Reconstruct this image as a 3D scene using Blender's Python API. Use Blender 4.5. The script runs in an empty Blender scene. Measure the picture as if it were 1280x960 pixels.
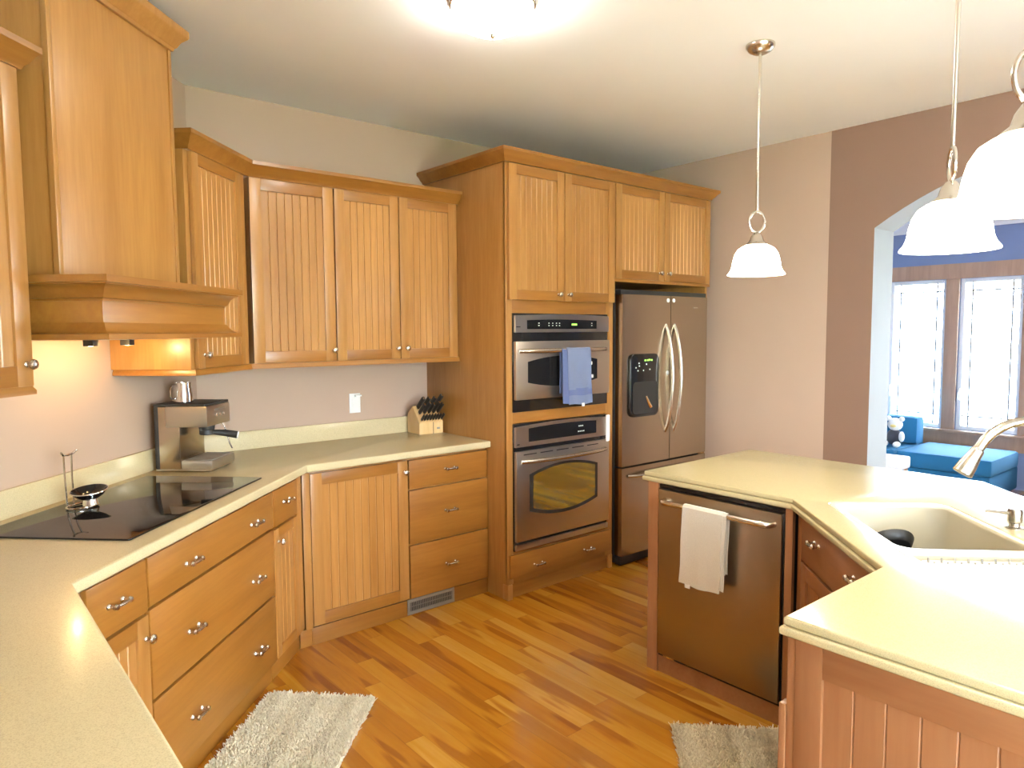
import bpy, bmesh, math, random
from mathutils import Vector, Matrix
random.seed(7)
S = bpy.context.scene
COL = S.collection
R2 = math.sqrt(2.0)

# ------------------------------------------------------------------ camera, world, light, exposure
EYE = Vector((0, 0, 1.55))
yaw, pitch, roll, FPX = math.radians(50.13), math.radians(4.28), math.radians(-0.33), 880.8
fw = Vector((math.cos(yaw), math.sin(yaw), 0)); rt = Vector((math.sin(yaw), -math.cos(yaw), 0)); up = Vector((0, 0, 1))
f2 = fw*math.cos(pitch) - up*math.sin(pitch); u2 = up*math.cos(pitch) + fw*math.sin(pitch)
r3 = rt*math.cos(roll) + u2*math.sin(roll); u3 = u2*math.cos(roll) - rt*math.sin(roll)
cd = bpy.data.cameras.new('camera'); cam = bpy.data.objects.new('camera', cd); COL.objects.link(cam)
cam.matrix_world = Matrix(((r3.x, u3.x, -f2.x, EYE.x), (r3.y, u3.y, -f2.y, EYE.y), (r3.z, u3.z, -f2.z, EYE.z), (0, 0, 0, 1)))
cd.sensor_width = 36; cd.lens = FPX*36/1280; cd.clip_start = .02; cd.clip_end = 200
S.camera = cam
S.view_settings.view_transform = 'Standard'; S.view_settings.look = 'None'
S.view_settings.exposure = 1.08; S.view_settings.gamma = 1.0; S.view_settings.use_curve_mapping = False
try: S.cycles.sample_clamp_indirect = 6.0
except Exception: pass
SKY, SKY_COL = 26.0, (.74, .88, 1.0)
FLUSH_E, PEND_E, PEND_W, HOOD_W, FLASH_W = 23, 8, 4, 1.2, 13
WARM = (1.0, .90, .72)
W = bpy.data.worlds.new('daylight'); S.world = W; W.use_nodes = True
W.node_tree.nodes['Background'].inputs[0].default_value = (*SKY_COL, 1)
W.node_tree.nodes['Background'].inputs[1].default_value = SKY

def light(kind, name, loc, energy, color=(1, 1, 1), rot=(0, 0, 0), **kw):
    l = bpy.data.lights.new(name, kind); l.energy = energy; l.color = color
    o = bpy.data.objects.new(name, l); o.location = loc; o.rotation_euler = rot; COL.objects.link(o)
    for k, v in kw.items():
        if k == 'portal': l.cycles.is_portal = v
        else: setattr(l, k, v)
    return o
# sky portals in the window openings; the rear and left windows are added
light('AREA', 'sky_portal_added_rear', (1.15, -3.38, 1.32), 1, rot=(math.pi/2, 0, math.pi), shape='RECTANGLE', size=2.3, size_y=2.1, portal=True)
light('AREA', 'sky_portal_added_left', (-.36, -1.7, 1.32), 1, rot=(0, -math.pi/2, 0), shape='RECTANGLE', size=2.1, size_y=1.4, portal=True)
light('AREA', 'sky_portal_living', (7.97, 1.65, 1.29), 1, rot=(0, math.pi/2, 0), shape='RECTANGLE', size=1.7, size_y=4.2, portal=True)
# the camera's own flash
light('SPOT', 'camera_flash', tuple(EYE + r3*.06 + u3*.03 - f2*.02), FLASH_W, (1, .97, .92), cam.matrix_world.to_euler(), spot_size=math.radians(95), spot_blend=.9, shadow_soft_size=.015)

# ------------------------------------------------------------------ materials
def mat(name, color=(.8, .8, .8), rough=.5, metal=0, **kw):
    m = bpy.data.materials.new(name); m.use_nodes = True
    b = m.node_tree.nodes['Principled BSDF']
    b.inputs['Base Color'].default_value = (*color, 1); b.inputs['Roughness'].default_value = rough; b.inputs['Metallic'].default_value = metal
    for k, v in kw.items():
        b.inputs[k].default_value = (*v, 1) if isinstance(v, tuple) else v
    return m
def nt(m): return m.node_tree.nodes, m.node_tree.links, m.node_tree.nodes['Principled BSDF']
def noise(m, scale, vec=None, detail=4, rough=.55):
    N, L, b = nt(m); n = N.new('ShaderNodeTexNoise'); n.inputs['Scale'].default_value = scale; n.inputs['Detail'].default_value = detail; n.inputs['Roughness'].default_value = rough
    if vec: L.new(vec, n.inputs['Vector'])
    return n
def ramp(m, fac, stops):
    N, L, b = nt(m); r = N.new('ShaderNodeValToRGB'); e = r.color_ramp.elements
    while len(e) < len(stops): e.new(.5)
    for i, (p, c) in enumerate(stops): e[i].position = p; e[i].color = (*c, 1)
    L.new(fac, r.inputs[0]); return r
def objvec(m, scale):
    N, L, b = nt(m); tc = N.new('ShaderNodeTexCoord'); oi = N.new('ShaderNodeObjectInfo')
    mul = N.new('ShaderNodeMath'); mul.operation = 'MULTIPLY'; mul.inputs[1].default_value = 37.0; L.new(oi.outputs['Random'], mul.inputs[0])
    add = N.new('ShaderNodeVectorMath'); add.operation = 'ADD'; L.new(tc.outputs['Object'], add.inputs[0]); L.new(mul.outputs[0], add.inputs[1])
    mp = N.new('ShaderNodeMapping'); mp.inputs['Scale'].default_value = scale; L.new(add.outputs[0], mp.inputs[0])
    return mp.outputs[0], oi
def bump(m, h, strength, dist=.002):
    N, L, b = nt(m); bp = N.new('ShaderNodeBump'); bp.inputs['Strength'].default_value = strength; bp.inputs['Distance'].default_value = dist
    L.new(h, bp.inputs['Height']); L.new(bp.outputs[0], b.inputs['Normal'])
def wood(name, scale, dark, light_, rough=.34):
    m = mat(name, light_, rough); N, L, b = nt(m)
    v, oi = objvec(m, scale)
    a = noise(m, 1.0, v, 5, .6); a.inputs['Distortion'].default_value = .6
    sc = N.new('ShaderNodeVectorMath'); sc.operation = 'SCALE'; sc.inputs['Scale'].default_value = 7; L.new(v, sc.inputs[0])
    f = noise(m, 1.0, sc.outputs[0], 3, .6)
    mx = N.new('ShaderNodeMath'); mx.operation = 'MULTIPLY_ADD'; mx.inputs[1].default_value = .3; L.new(f.outputs[0], mx.inputs[0]); 
    s2 = N.new('ShaderNodeMath'); s2.operation = 'MULTIPLY'; s2.inputs[1].default_value = .7; L.new(a.outputs[0], s2.inputs[0]); L.new(s2.outputs[0], mx.inputs[2])
    r = ramp(m, mx.outputs[0], [(.33, dark), (.5, tuple((p+q)/2 for p, q in zip(dark, light_))), (.66, light_)])
    hsv = N.new('ShaderNodeHueSaturation'); mr = N.new('ShaderNodeMapRange'); mr.inputs['To Min'].default_value = .92; mr.inputs['To Max'].default_value = 1.08
    L.new(oi.outputs['Random'], mr.inputs['Value']); L.new(mr.outputs[0], hsv.inputs['Value']); L.new(r.outputs[0], hsv.inputs['Color'])
    L.new(hsv.outputs[0], b.inputs['Base Color']); b.inputs['Coat Weight'].default_value = .25; b.inputs['Coat Roughness'].default_value = .22
    return m
WD, WL = (.30, .125, .024), (.42, .20, .052)
WV = wood('maple_vertical_grain', (9, 9, .8), WD, WL)
WH = wood('maple_horizontal_grain', (.8, 9, 9), (.225, .083, .011), (.325, .135, .023))
IV = wood('maple_island', (9, 9, .8), (.26, .105, .040), (.34, .155, .065))
IH = wood('maple_island_horizontal', (.8, 9, 9), (.26, .105, .040), (.34, .155, .065))
TRIMW = wood('window_trim_wood', (9, 9, .9), (.36, .21, .13), (.48, .30, .19), .4)
def painted(name, c, rough=.7, amt=.03, tex=90):
    m = mat(name, c, rough); N, L, b = nt(m); tc = N.new('ShaderNodeTexCoord')
    n = noise(m, 1.3, tc.outputs['Object'], 3)
    r = ramp(m, n.outputs[0], [(.3, tuple(x*(1-amt) for x in c)), (.7, tuple(min(1, x*(1+amt)) for x in c))]); L.new(r.outputs[0], b.inputs['Base Color'])
    n2 = noise(m, tex, tc.outputs['Object'], 3); bump(m, n2.outputs[0], .12, .001); return m
BEIGE = painted('beige_paint', (.44, .31, .225))
TERRA = painted('terracotta_paint', (.215, .122, .079))
CEILP = painted('ceiling_paint', (.90, .935, .96), .85, .02, 60)
BLUEP = painted('blue_paint', (.175, .225, .38))
GREYP = painted('pale_grey_paint', (.31, .32, .32))
WHITEP = mat('white_gloss_paint', (.82, .83, .84), .4)
def counter(name, c):
    m = mat(name, c, .24); N, L, b = nt(m); tc = N.new('ShaderNodeTexCoord')
    n = noise(m, 420, tc.outputs['Object'], 2, .7)
    r = ramp(m, n.outputs[0], [(.34, tuple(x*.82 for x in c)), (.46, c), (.6, tuple(min(1, x*1.08) for x in c))]); L.new(r.outputs[0], b.inputs['Base Color'])
    b.inputs['Coat Weight'].default_value = .3; b.inputs['Coat Roughness'].default_value = .12
    return m
CREAM = counter('cream_solid_surface', (.52, .435, .255))
CREAM2 = counter('cream_island_surface', (.50, .43, .24))
SINKM = mat('bone_sink', (.80, .72, .54), .3)
def steel(name, c, rough=.27, scale=(2, 2, 260)):
    m = mat(name, c, rough, 1.0); N, L, b = nt(m); tc = N.new('ShaderNodeTexCoord'); mp = N.new('ShaderNodeMapping'); mp.inputs['Scale'].default_value = scale
    L.new(tc.outputs['Object'], mp.inputs[0]); n = noise(m, 1.0, mp.outputs[0], 2)
    r = N.new('ShaderNodeMapRange'); r.inputs['To Min'].default_value = rough*.93; r.inputs['To Max'].default_value = rough*1.08; L.new(n.outputs[0], r.inputs['Value']); L.new(r.outputs[0], b.inputs['Roughness'])
    return m
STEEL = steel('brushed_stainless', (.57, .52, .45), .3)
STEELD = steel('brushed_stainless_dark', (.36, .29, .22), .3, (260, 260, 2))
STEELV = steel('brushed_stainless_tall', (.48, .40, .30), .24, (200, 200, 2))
TRAYM = steel('silver_tray_steel', (.62, .62, .60), .32)
FAUCETM = mat('brushed_nickel_faucet', (.40, .36, .30), .27, 1.0)
NICKEL = mat('satin_nickel', (.62, .57, .50), .25, 1.0)
CHROME = mat('polished_steel', (.75, .73, .70), .12, 1.0)
BLACK = mat('black_gloss', (.012, .011, .011), .08)
BLACKM = mat('black_matte', (.02, .019, .018), .45)
COOKG = mat('black_ceramic_glass', (.010, .009, .009), .04); COOKG.node_tree.nodes['Principled BSDF'].inputs['IOR'].default_value = 1.48
OVENG = mat('oven_door_glass', (.40, .46, .36), .05, 1.0)
WHITE = mat('white_plastic', (.80, .79, .76), .4)
def emit(name, c, e):
    m = mat(name, c, .4); b = m.node_tree.nodes['Principled BSDF']; b.inputs['Emission Color'].default_value = (*c, 1); b.inputs['Emission Strength'].default_value = e; return m
GREENL = emit('green_display', (.35, .9, .1), .6)
AMBERL = emit('pale_display_marks', (.7, .8, .7), .25)
SHADEG = emit('lit_frosted_glass', (1.0, .92, .76), PEND_E)
FLUSHG = emit('lit_ceiling_bowl_glass', (1.0, .95, .86), FLUSH_E)
def cloth(name, c, sc=500):
    m = mat(name, c, .9); N, L, b = nt(m); tc = N.new('ShaderNodeTexCoord'); n = noise(m, sc, tc.outputs['Object'], 2)
    r = ramp(m, n.outputs[0], [(.3, tuple(x*.86 for x in c)), (.7, tuple(min(1, x*1.1) for x in c))]); L.new(r.outputs[0], b.inputs['Base Color']); bump(m, n.outputs[0], .5, .002)
    b.inputs['Sheen Weight'].default_value = .3; return m
TOWELW = cloth('cream_towel_cloth', (.66, .62, .53)); TOWELB = cloth('blue_towel_cloth', (.135, .165, .27)); TOWELD = cloth('blue_towel_band', (.085, .115, .25))
SOFAB = cloth('blue_upholstery', (.010, .12, .25), 200); SOFAB.node_tree.nodes['Principled BSDF'].inputs['Sheen Weight'].default_value = 0
PLUSHW = cloth('white_plush', (.8, .78, .72), 300); PLUSHY = cloth('yellow_plush', (.8, .62, .2), 300); PLUSHK = cloth('black_plush', (.03, .03, .04), 300)
BLOCKW = wood('pale_block_wood', (9, 9, 1.2), (.60, .38, .15), (.74, .52, .25))
VENTM = mat('grey_metal_grille', (.30, .28, .24), .45, .6)
def thin_glass():
    m = bpy.data.materials.new('window_pane_glass'); m.use_nodes = True; N = m.node_tree.nodes; L = m.node_tree.links; N.clear()
    o = N.new('ShaderNodeOutputMaterial'); mx = N.new('ShaderNodeMixShader'); t = N.new('ShaderNodeBsdfTransparent'); g = N.new('ShaderNodeBsdfGlossy'); fr = N.new('ShaderNodeFresnel')
    g.inputs['Roughness'].default_value = .02; fr.inputs['IOR'].default_value = 1.3
    L.new(fr.outputs[0], mx.inputs[0]); L.new(t.outputs[0], mx.inputs[1]); L.new(g.outputs[0], mx.inputs[2]); L.new(mx.outputs[0], o.inputs[0]); return m
PANE = thin_glass()
def plank_floor():
    m = mat('maple_strip_floor', (.6, .3, .06), .2); N, L, b = nt(m); tc = N.new('ShaderNodeTexCoord'); sp = N.new('ShaderNodeSeparateXYZ'); L.new(tc.outputs['Object'], sp.inputs[0])
    def M(op, a, c=None, d=None):
        n = N.new('ShaderNodeMath'); n.operation = op
        for i, v in enumerate((a, c, d)):
            if v is None: continue
            if isinstance(v, (int, float)): n.inputs[i].default_value = v
            else: L.new(v, n.inputs[i])
        return n.outputs[0]
    PW = .0825
    row = M('DIVIDE', sp.outputs['X'], PW); rid = M('FLOOR', row); rfr = M('FRACT', row)
    w1 = N.new('ShaderNodeTexWhiteNoise'); w1.noise_dimensions = '1D'; L.new(rid, w1.inputs['W'])
    ln = M('MULTIPLY_ADD', w1.outputs['Value'], 9.0, M('DIVIDE', sp.outputs['Y'], 1.05)); cid = M('FLOOR', ln); cfr = M('FRACT', ln)
    cb = N.new('ShaderNodeCombineXYZ'); L.new(rid, cb.inputs[0]); L.new(cid, cb.inputs[1])
    w2 = N.new('ShaderNodeTexWhiteNoise'); w2.noise_dimensions = '2D'; L.new(cb.outputs[0], w2.inputs['Vector'])
    # grain, shifted per plank
    off = N.new('ShaderNodeVectorMath'); off.operation = 'MULTIPLY_ADD'; off.inputs[1].default_value = (13, 31, 7); L.new(w2.outputs['Color'], off.inputs[0]); 
    mp = N.new('ShaderNodeMapping'); mp.inputs['Scale'].default_value = (22, 1.6, 1); L.new(tc.outputs['Object'], mp.inputs[0]); L.new(mp.outputs[0], off.inputs[2])
    g = noise(m, 1.0, off.outputs[0], 5, .6); g.inputs['Distortion'].default_value = 1.2
    tone = M('MULTIPLY_ADD', g.outputs[0], .55, M('MULTIPLY', M('POWER', w2.outputs['Value'], 1.0), .62))
    r = ramp(m, tone, [(.18, (.20, .058, .004)), (.36, (.31, .105, .006)), (.55, (.38, .150, .010)), (.72, (.42, .185, .016)), (.92, (.48, .24, .036))])
    gap = M('MAXIMUM', M('LESS_THAN', rfr, .018), M('LESS_THAN', cfr, .0022))
    mx = N.new('ShaderNodeMix'); mx.data_type = 'RGBA'; mx.inputs['B'].default_value = (.16, .06, .012, 1)
    # dark heartwood streaks running along some boards
    mp2 = N.new('ShaderNodeMapping'); mp2.inputs['Scale'].default_value = (9, 1.1, 1); L.new(tc.outputs['Object'], mp2.inputs[0])
    off2 = N.new('ShaderNodeVectorMath'); off2.operation = 'MULTIPLY_ADD'; off2.inputs[1].default_value = (29, 17, 5); L.new(w2.outputs['Color'], off2.inputs[0]); L.new(mp2.outputs[0], off2.inputs[2])
    hn = noise(m, 1.0, off2.outputs[0], 2); hr = ramp(m, hn.outputs[0], [(.56, (0, 0, 0)), (.60, (1, 1, 1))])
    hx = N.new('ShaderNodeMix'); hx.data_type = 'RGBA'; hx.blend_type = 'MULTIPLY'; hx.inputs['B'].default_value = (.70, .56, .45, 1)
    L.new(hr.outputs[0], hx.inputs['Factor']); L.new(r.outputs[0], hx.inputs['A'])
    L.new(M('MULTIPLY', gap, .6), mx.inputs['Factor']); L.new(hx.outputs['Result'], mx.inputs['A']); L.new(mx.outputs['Result'], b.inputs['Base Color'])
    b.inputs['Coat Weight'].default_value = .35; b.inputs['Coat Roughness'].default_value = .1
    bump(m, M('SUBTRACT', 1.0, gap), .15, .001); return m
FLOORM = plank_floor()
def rug_mat():
    m = mat('shag_pile', (.6, .53, .4), .95); N, L, b = nt(m); tc = N.new('ShaderNodeTexCoord'); mp = N.new('ShaderNodeMapping'); mp.inputs['Scale'].default_value = (.6, 11, 1)
    L.new(tc.outputs['Object'], mp.inputs[0]); n = noise(m, 1.0, mp.outputs[0], 3); n2 = noise(m, 120, tc.outputs['Object'], 2)
    ad = N.new('ShaderNodeMath'); ad.operation = 'MULTIPLY_ADD'; ad.inputs[1].default_value = .35; L.new(n2.outputs[0], ad.inputs[0]); L.new(n.outputs[0], ad.inputs[2])
    r = ramp(m, ad.outputs[0], [(.45, (.54, .45, .29)), (.62, (.73, .64, .45)), (.8, (.87, .79, .60))]); L.new(r.outputs[0], b.inputs['Base Color']); b.inputs['Sheen Weight'].default_value = .3; return m
RUGM = rug_mat()

# ------------------------------------------------------------------ helpers
ROOTZ = {}
class MB:
    def __init__(s): s.bm = bmesh.new()
    def _merge(s, b, mi=0):
        m = {}
        for v in b.verts: m[v] = s.bm.verts.new(v.co)
        for f in b.faces:
            try: nf = s.bm.faces.new([m[v] for v in f.verts]); nf.material_index = mi
            except ValueError: pass
        b.free()
    def box(s, x0, x1, y0, y1, z0, z1, bv=0, mi=0, M=None):
        b = bmesh.new(); bmesh.ops.create_cube(b, size=1)
        for v in b.verts: v.co = Vector(((x0+x1)/2 + v.co.x*abs(x1-x0), (y0+y1)/2 + v.co.y*abs(y1-y0), (z0+z1)/2 + v.co.z*abs(z1-z0)))
        if bv: bmesh.ops.bevel(b, geom=list(b.edges), offset=bv, segments=2, affect='EDGES', profile=.6)
        if M: bmesh.ops.transform(b, matrix=M, verts=b.verts)
        s._merge(b, mi); return s
    def poly(s, pts, ax, a0, a1, mi=0, bv=0):
        """prism of a polygon: ax='z' pts are (x,y); 'y' pts (x,z); 'x' pts (y,z)"""
        b = bmesh.new()
        def P(p, a): return Vector((p[0], p[1], a)) if ax == 'z' else Vector((p[0], a, p[1])) if ax == 'y' else Vector((a, p[0], p[1]))
        A = [b.verts.new(P(p, a0)) for p in pts]; B = [b.verts.new(P(p, a1)) for p in pts]
        b.faces.new(A); b.faces.new(B[::-1]); n = len(pts)
        for i in range(n): b.faces.new((A[i], B[i], B[(i+1) % n], A[(i+1) % n]))
        bmesh.ops.recalc_face_normals(b, faces=b.faces)
        if bv: bmesh.ops.bevel(b, geom=list(b.edges), offset=bv, segments=2, affect='EDGES')
        bmesh.ops.triangulate(b, faces=[f for f in b.faces if len(f.verts) > 4])
        s._merge(b, mi); return s
    def tube(s, pts, r, seg=10, mi=0, closed=False):
        pts = [Vector(p) for p in pts]; n = len(pts); rr = r if isinstance(r, (list, tuple)) else [r]*n
        b = bmesh.new(); rings = []; prev = None
        for i, p in enumerate(pts):
            if closed: t = pts[(i+1) % n]-pts[i-1]
            else: t = pts[min(i+1, n-1)]-pts[max(i-1, 0)]
            t.normalize()
            if prev is None: a = t.orthogonal().normalized()
            else: a = (prev - t*prev.dot(t)).normalized()
            prev = a; c = t.cross(a)
            rings.append([b.verts.new(p + (a*math.cos(k*2*math.pi/seg) + c*math.sin(k*2*math.pi/seg))*rr[i]) for k in range(seg)])
        for i in range(n if closed else n-1):
            q = rings[(i+1) % n]
            for k in range(seg): b.faces.new((rings[i][k], rings[i][(k+1) % seg], q[(k+1) % seg], q[k]))
        if not closed: b.faces.new(rings[0][::-1]); b.faces.new(rings[-1])
        bmesh.ops.recalc_face_normals(b, faces=b.faces); s._merge(b, mi); return s
    def lathe(s, prof, c=(0, 0, 0), seg=28, M=None, mi=0, caps=True):
        b = bmesh.new(); rings = []
        for r, z in prof:
            if r < 1e-6: rings.append([b.verts.new((0, 0, z))])
            else: rings.append([b.verts.new((r*math.cos(k*2*math.pi/seg), r*math.sin(k*2*math.pi/seg), z)) for k in range(seg)])
        for i in range(len(rings)-1):
            A, B = rings[i], rings[i+1]
            for k in range(seg):
                k2 = (k+1) % seg
                if len(A) == 1 and len(B) == 1: continue
                if len(A) == 1: b.faces.new((A[0], B[k], B[k2]))
                elif len(B) == 1: b.faces.new((A[k], A[k2], B[0]))
                else: b.faces.new((A[k], A[k2], B[k2], B[k]))
        if caps:
            if len(rings[0]) > 1: b.faces.new(rings[0])
            if len(rings[-1]) > 1: b.faces.new(rings[-1])
        bmesh.ops.recalc_face_normals(b, faces=b.faces)
        mm = Matrix.Translation(c)
        if M: mm = mm @ M
        bmesh.ops.transform(b, matrix=mm, verts=b.verts); s._merge(b, mi); return s
    def ball(s, c, r, sc=(1, 1, 1), M=None, mi=0, seg=20):
        b = bmesh.new(); bmesh.ops.create_uvsphere(b, u_segments=seg, v_segments=seg//2+2, radius=r)
        mm = Matrix.Translation(c) @ (M or Matrix()) @ Matrix.Diagonal((*sc, 1)); bmesh.ops.transform(b, matrix=mm, verts=b.verts); s._merge(b, mi); return s
    def sweep(s, prof, path, mi=0):
        """moulding: profile (d outward to the right of travel, z) mitred along an xy path"""
        P = [Vector(p) for p in path]; n = len(P); N = []
        for i in range(n-1):
            t = (P[i+1]-P[i]).normalized(); N.append(Vector((t.y, -t.x)))
        b = bmesh.new(); rings = []
        for i in range(n):
            if i == 0: o = N[0]
            elif i == n-1: o = N[-1]
            else: o = (N[i-1]+N[i])/(1+N[i-1].dot(N[i]))
            rings.append([b.verts.new((P[i].x+o.x*d, P[i].y+o.y*d, z)) for d, z in prof])
        k = len(prof)
        for i in range(n-1):
            for j in range(k): b.faces.new((rings[i][j], rings[i][(j+1) % k], rings[i+1][(j+1) % k], rings[i+1][j]))
        b.faces.new(rings[0]); b.faces.new(rings[-1][::-1]); bmesh.ops.recalc_face_normals(b, faces=b.faces); s._merge(b, mi); return s
    def sheet(s, f, nu, nv, th=.004, mi=0):
        """thick sheet from a point function f(u, v)"""
        b = bmesh.new(); G = [[b.verts.new(f(i/nu, j/nv)) for j in range(nv+1)] for i in range(nu+1)]
        for i in range(nu):
            for j in range(nv): b.faces.new((G[i][j], G[i+1][j], G[i+1][j+1], G[i][j+1]))
        bmesh.ops.recalc_face_normals(b, faces=b.faces); bmesh.ops.solidify(b, geom=list(b.faces), thickness=th); s._merge(b, mi); return s
    def plate(s, outline, holes, z0, z1, bv=0, res=2, M=None, mi=0):
        """flat plate with holes, rounded edges (filled 2D curve)"""
        cu = bpy.data.curves.new('t', 'CURVE'); cu.dimensions = '2D'; cu.fill_mode = 'BOTH'
        for k, loop in enumerate([outline]+list(holes)):
            sp = cu.splines.new('POLY'); sp.points.add(len(loop)-1); sp.use_cyclic_u = True
            for p, q in zip(sp.points, loop): p.co = (q[0], q[1], 0, 1)
        cu.extrude = (z1-z0)/2-bv; cu.bevel_depth = bv; cu.bevel_resolution = res
        if bv: cu.offset = -bv
        o = bpy.data.objects.new('t', cu); COL.objects.link(o); dg = bpy.context.evaluated_depsgraph_get(); me = bpy.data.meshes.new_from_object(o.evaluated_get(dg))
        b = bmesh.new(); b.from_mesh(me); bmesh.ops.remove_doubles(b, verts=b.verts, dist=1e-5)
        mm = Matrix.Translation((0, 0, (z0+z1)/2))
        bmesh.ops.transform(b, matrix=(M @ mm) if M else mm, verts=b.verts); s._merge(b, mi)
        bpy.data.objects.remove(o); bpy.data.curves.remove(cu); bpy.data.meshes.remove(me); return s
    def build(s, name, mats, parent=None, smooth=35, label=None, loc=None):
        me = bpy.data.meshes.new(name); 
        z0 = 0
        if parent is not None: z0 = ROOTZ.get(parent.name, 0)
        off = Vector((0, 0, z0))
        if loc is not None: off = Vector(loc)
        if off.length: bmesh.ops.translate(s.bm, vec=-off, verts=s.bm.verts)
        s.bm.normal_update(); s.bm.to_mesh(me); s.bm.free()
        for m in (mats if isinstance(mats, (list, tuple)) else [mats]): me.materials.append(m)
        if smooth:
            me.polygons.foreach_set('use_smooth', [True]*len(me.polygons)); me.set_sharp_from_angle(angle=math.radians(smooth))
        o = bpy.data.objects.new(name, me); COL.objects.link(o)
        if parent is not None: o.parent = parent; ROOTZ[o.name] = z0
        elif loc is not None: o.location = loc
        if label: o['label'] = label
        return o
def thing(name, label, cat, loc=(0, 0, 0), rot=0, group=None):
    o = bpy.data.objects.new(name, None); COL.objects.link(o); o.location = loc; o.rotation_euler = (0, 0, rot); o.empty_display_size = .05
    o['label'] = label; o['category'] = cat
    if group: o['group'] = group
    ROOTZ[o.name] = loc[2]; return o
def tag(o, label, cat, group=None):
    o['label'] = label; o['category'] = cat
    if group: o['group'] = group
    return o
def struct(o, label, cat): o['kind'] = 'structure'; o['label'] = label; o['category'] = cat; return o
def rrect(x0, x1, y0, y1, r, n=5):
    out = []
    for cx, cy, a in ((x1-r, y0+r, -90), (x1-r, y1-r, 0), (x0+r, y1-r, 90), (x0+r, y0+r, 180)):
        for k in range(n+1): t = math.radians(a+90*k/n); out.append((cx+r*math.cos(t), cy+r*math.sin(t)))
    return out
YZ = lambda: Matrix(((0, 0, 1, 0), (1, 0, 0, 0), (0, 1, 0, 0), (0, 0, 0, 1)))     # plate (u,v,w) -> x=w, y=u, z=v
XZ = lambda: Matrix(((1, 0, 0, 0), (0, 0, -1, 0), (0, 1, 0, 0), (0, 0, 0, 1)))    # plate (u,v,w) -> x=u, y=-w, z=v
FRONT = Matrix.Rotation(math.pi/2, 4, 'X')    # lathe axis +z -> local front (-y)
def sc(s, c): return ((s*R2-c)/2, (s*R2+c)/2)  # along / across the diagonal run

# ------------------------------------------------------------------ the room
CZ, XR, YB, XL, YR = 2.805, 4.5, 3.88, -.38, -3.4
CW = 2.79
XW, LZ = 8.0, 2.66
struct(MB().box(XL-.15, XW+.15, YR-.15, 5.4, -.12, 0).build('floor', FLOORM, smooth=0), 'honey coloured maple strip floor with darker boards', 'floor')
struct(MB().box(XL-.15, XR+.001, YR-.15, YB+.13, CZ, CZ+.12).build('ceiling', CEILP, smooth=0), 'pale cream painted kitchen ceiling', 'ceiling')
struct(MB().box(XR+.28, XW+.15, YR-.15, 5.4, LZ, LZ+.12).build('ceiling_living', CEILP, smooth=0), 'ceiling of the blue room beyond the arch', 'ceiling')
struct(MB().poly([(YB-CW, YB), (XR+.001, YB), (XR+.001, YB+.13), (YB-CW-.06, YB+.13)], 'z', 0, CZ).build('wall_back', BEIGE, smooth=0), 'beige wall behind the wall cabinets and the ovens', 'wall')
struct(MB().poly([(XL, XL+CW), (YB-CW, YB), (YB-CW-.06, YB+.13), (XL-.13, XL+CW+.06)], 'z', 0, CZ).build('wall_diagonal', BEIGE, smooth=0), 'beige diagonal wall behind the cooktop and hood', 'wall')
struct(MB().plate([(YR-.13, 0), (XL+CW, 0), (XL+CW, CZ), (YR-.13, CZ)], [[(-2.4, .25), (-1.0, .25), (-1.0, 2.4), (-2.4, 2.4)]], 0, .13, M=Matrix.Translation((XL-.13, 0, 0)) @ YZ()).build('wall_left', BEIGE, smooth=0), 'beige wall behind the near counter', 'wall')  # hole is for the added left window
# unseen rear wall; its window is added to supply daylight
REAR = [(.0, 2.3)]; LWIN = (-2.4, -1.0); RZ0, RZ1 = .25, 2.4
struct(MB().plate([(XL, 0), (XR, 0), (XR, CZ), (XL, CZ)], [[(a, RZ0), (b, RZ0), (b, RZ1), (a, RZ1)] for a, b in REAR], 0, .13, M=Matrix.Translation((0, YR, 0)) @ XZ()).build('wall_rear', BEIGE, smooth=0), 'beige wall with an added unseen window behind the camera', 'wall')
# arch wall: outline in (y, z)
ARY, ARR, ARC0 = .76, 2.10, 2.166
hw = 1.165; zc = ARC0 - math.sqrt(ARR**2-hw**2)
arc = [(ARY+hw-2*hw*k/28, zc+math.sqrt(max(0, ARR**2-(hw-2*hw*k/28)**2))) for k in range(29)]
out = [(YR-.13, 0), (ARY-hw, 0)] + arc[::-1] + [(ARY+hw, 0), (2.207, 0), (2.207, CZ), (YR-.13, CZ)]
w = MB().poly(out, 'x', XR, XR+.28).build('wall_right_arch', [TERRA, GREYP, BLUEP], smooth=0)
for p in w.data.polygons:
    n = p.normal; p.material_index = 0 if n.x < -.5 else 2 if n.x > .5 else 1
struct(w, 'terracotta painted wall with a wide arched opening', 'wall')
w = MB().box(XR, XR+.28, 2.207, 5.4, 0, CZ).build('wall_right', [BEIGE, BLUEP], smooth=0)
for p in w.data.polygons: p.material_index = 1 if p.normal.x > .5 else 0
struct(w, 'beige stretch of wall beside the refrigerator', 'wall')
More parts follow.
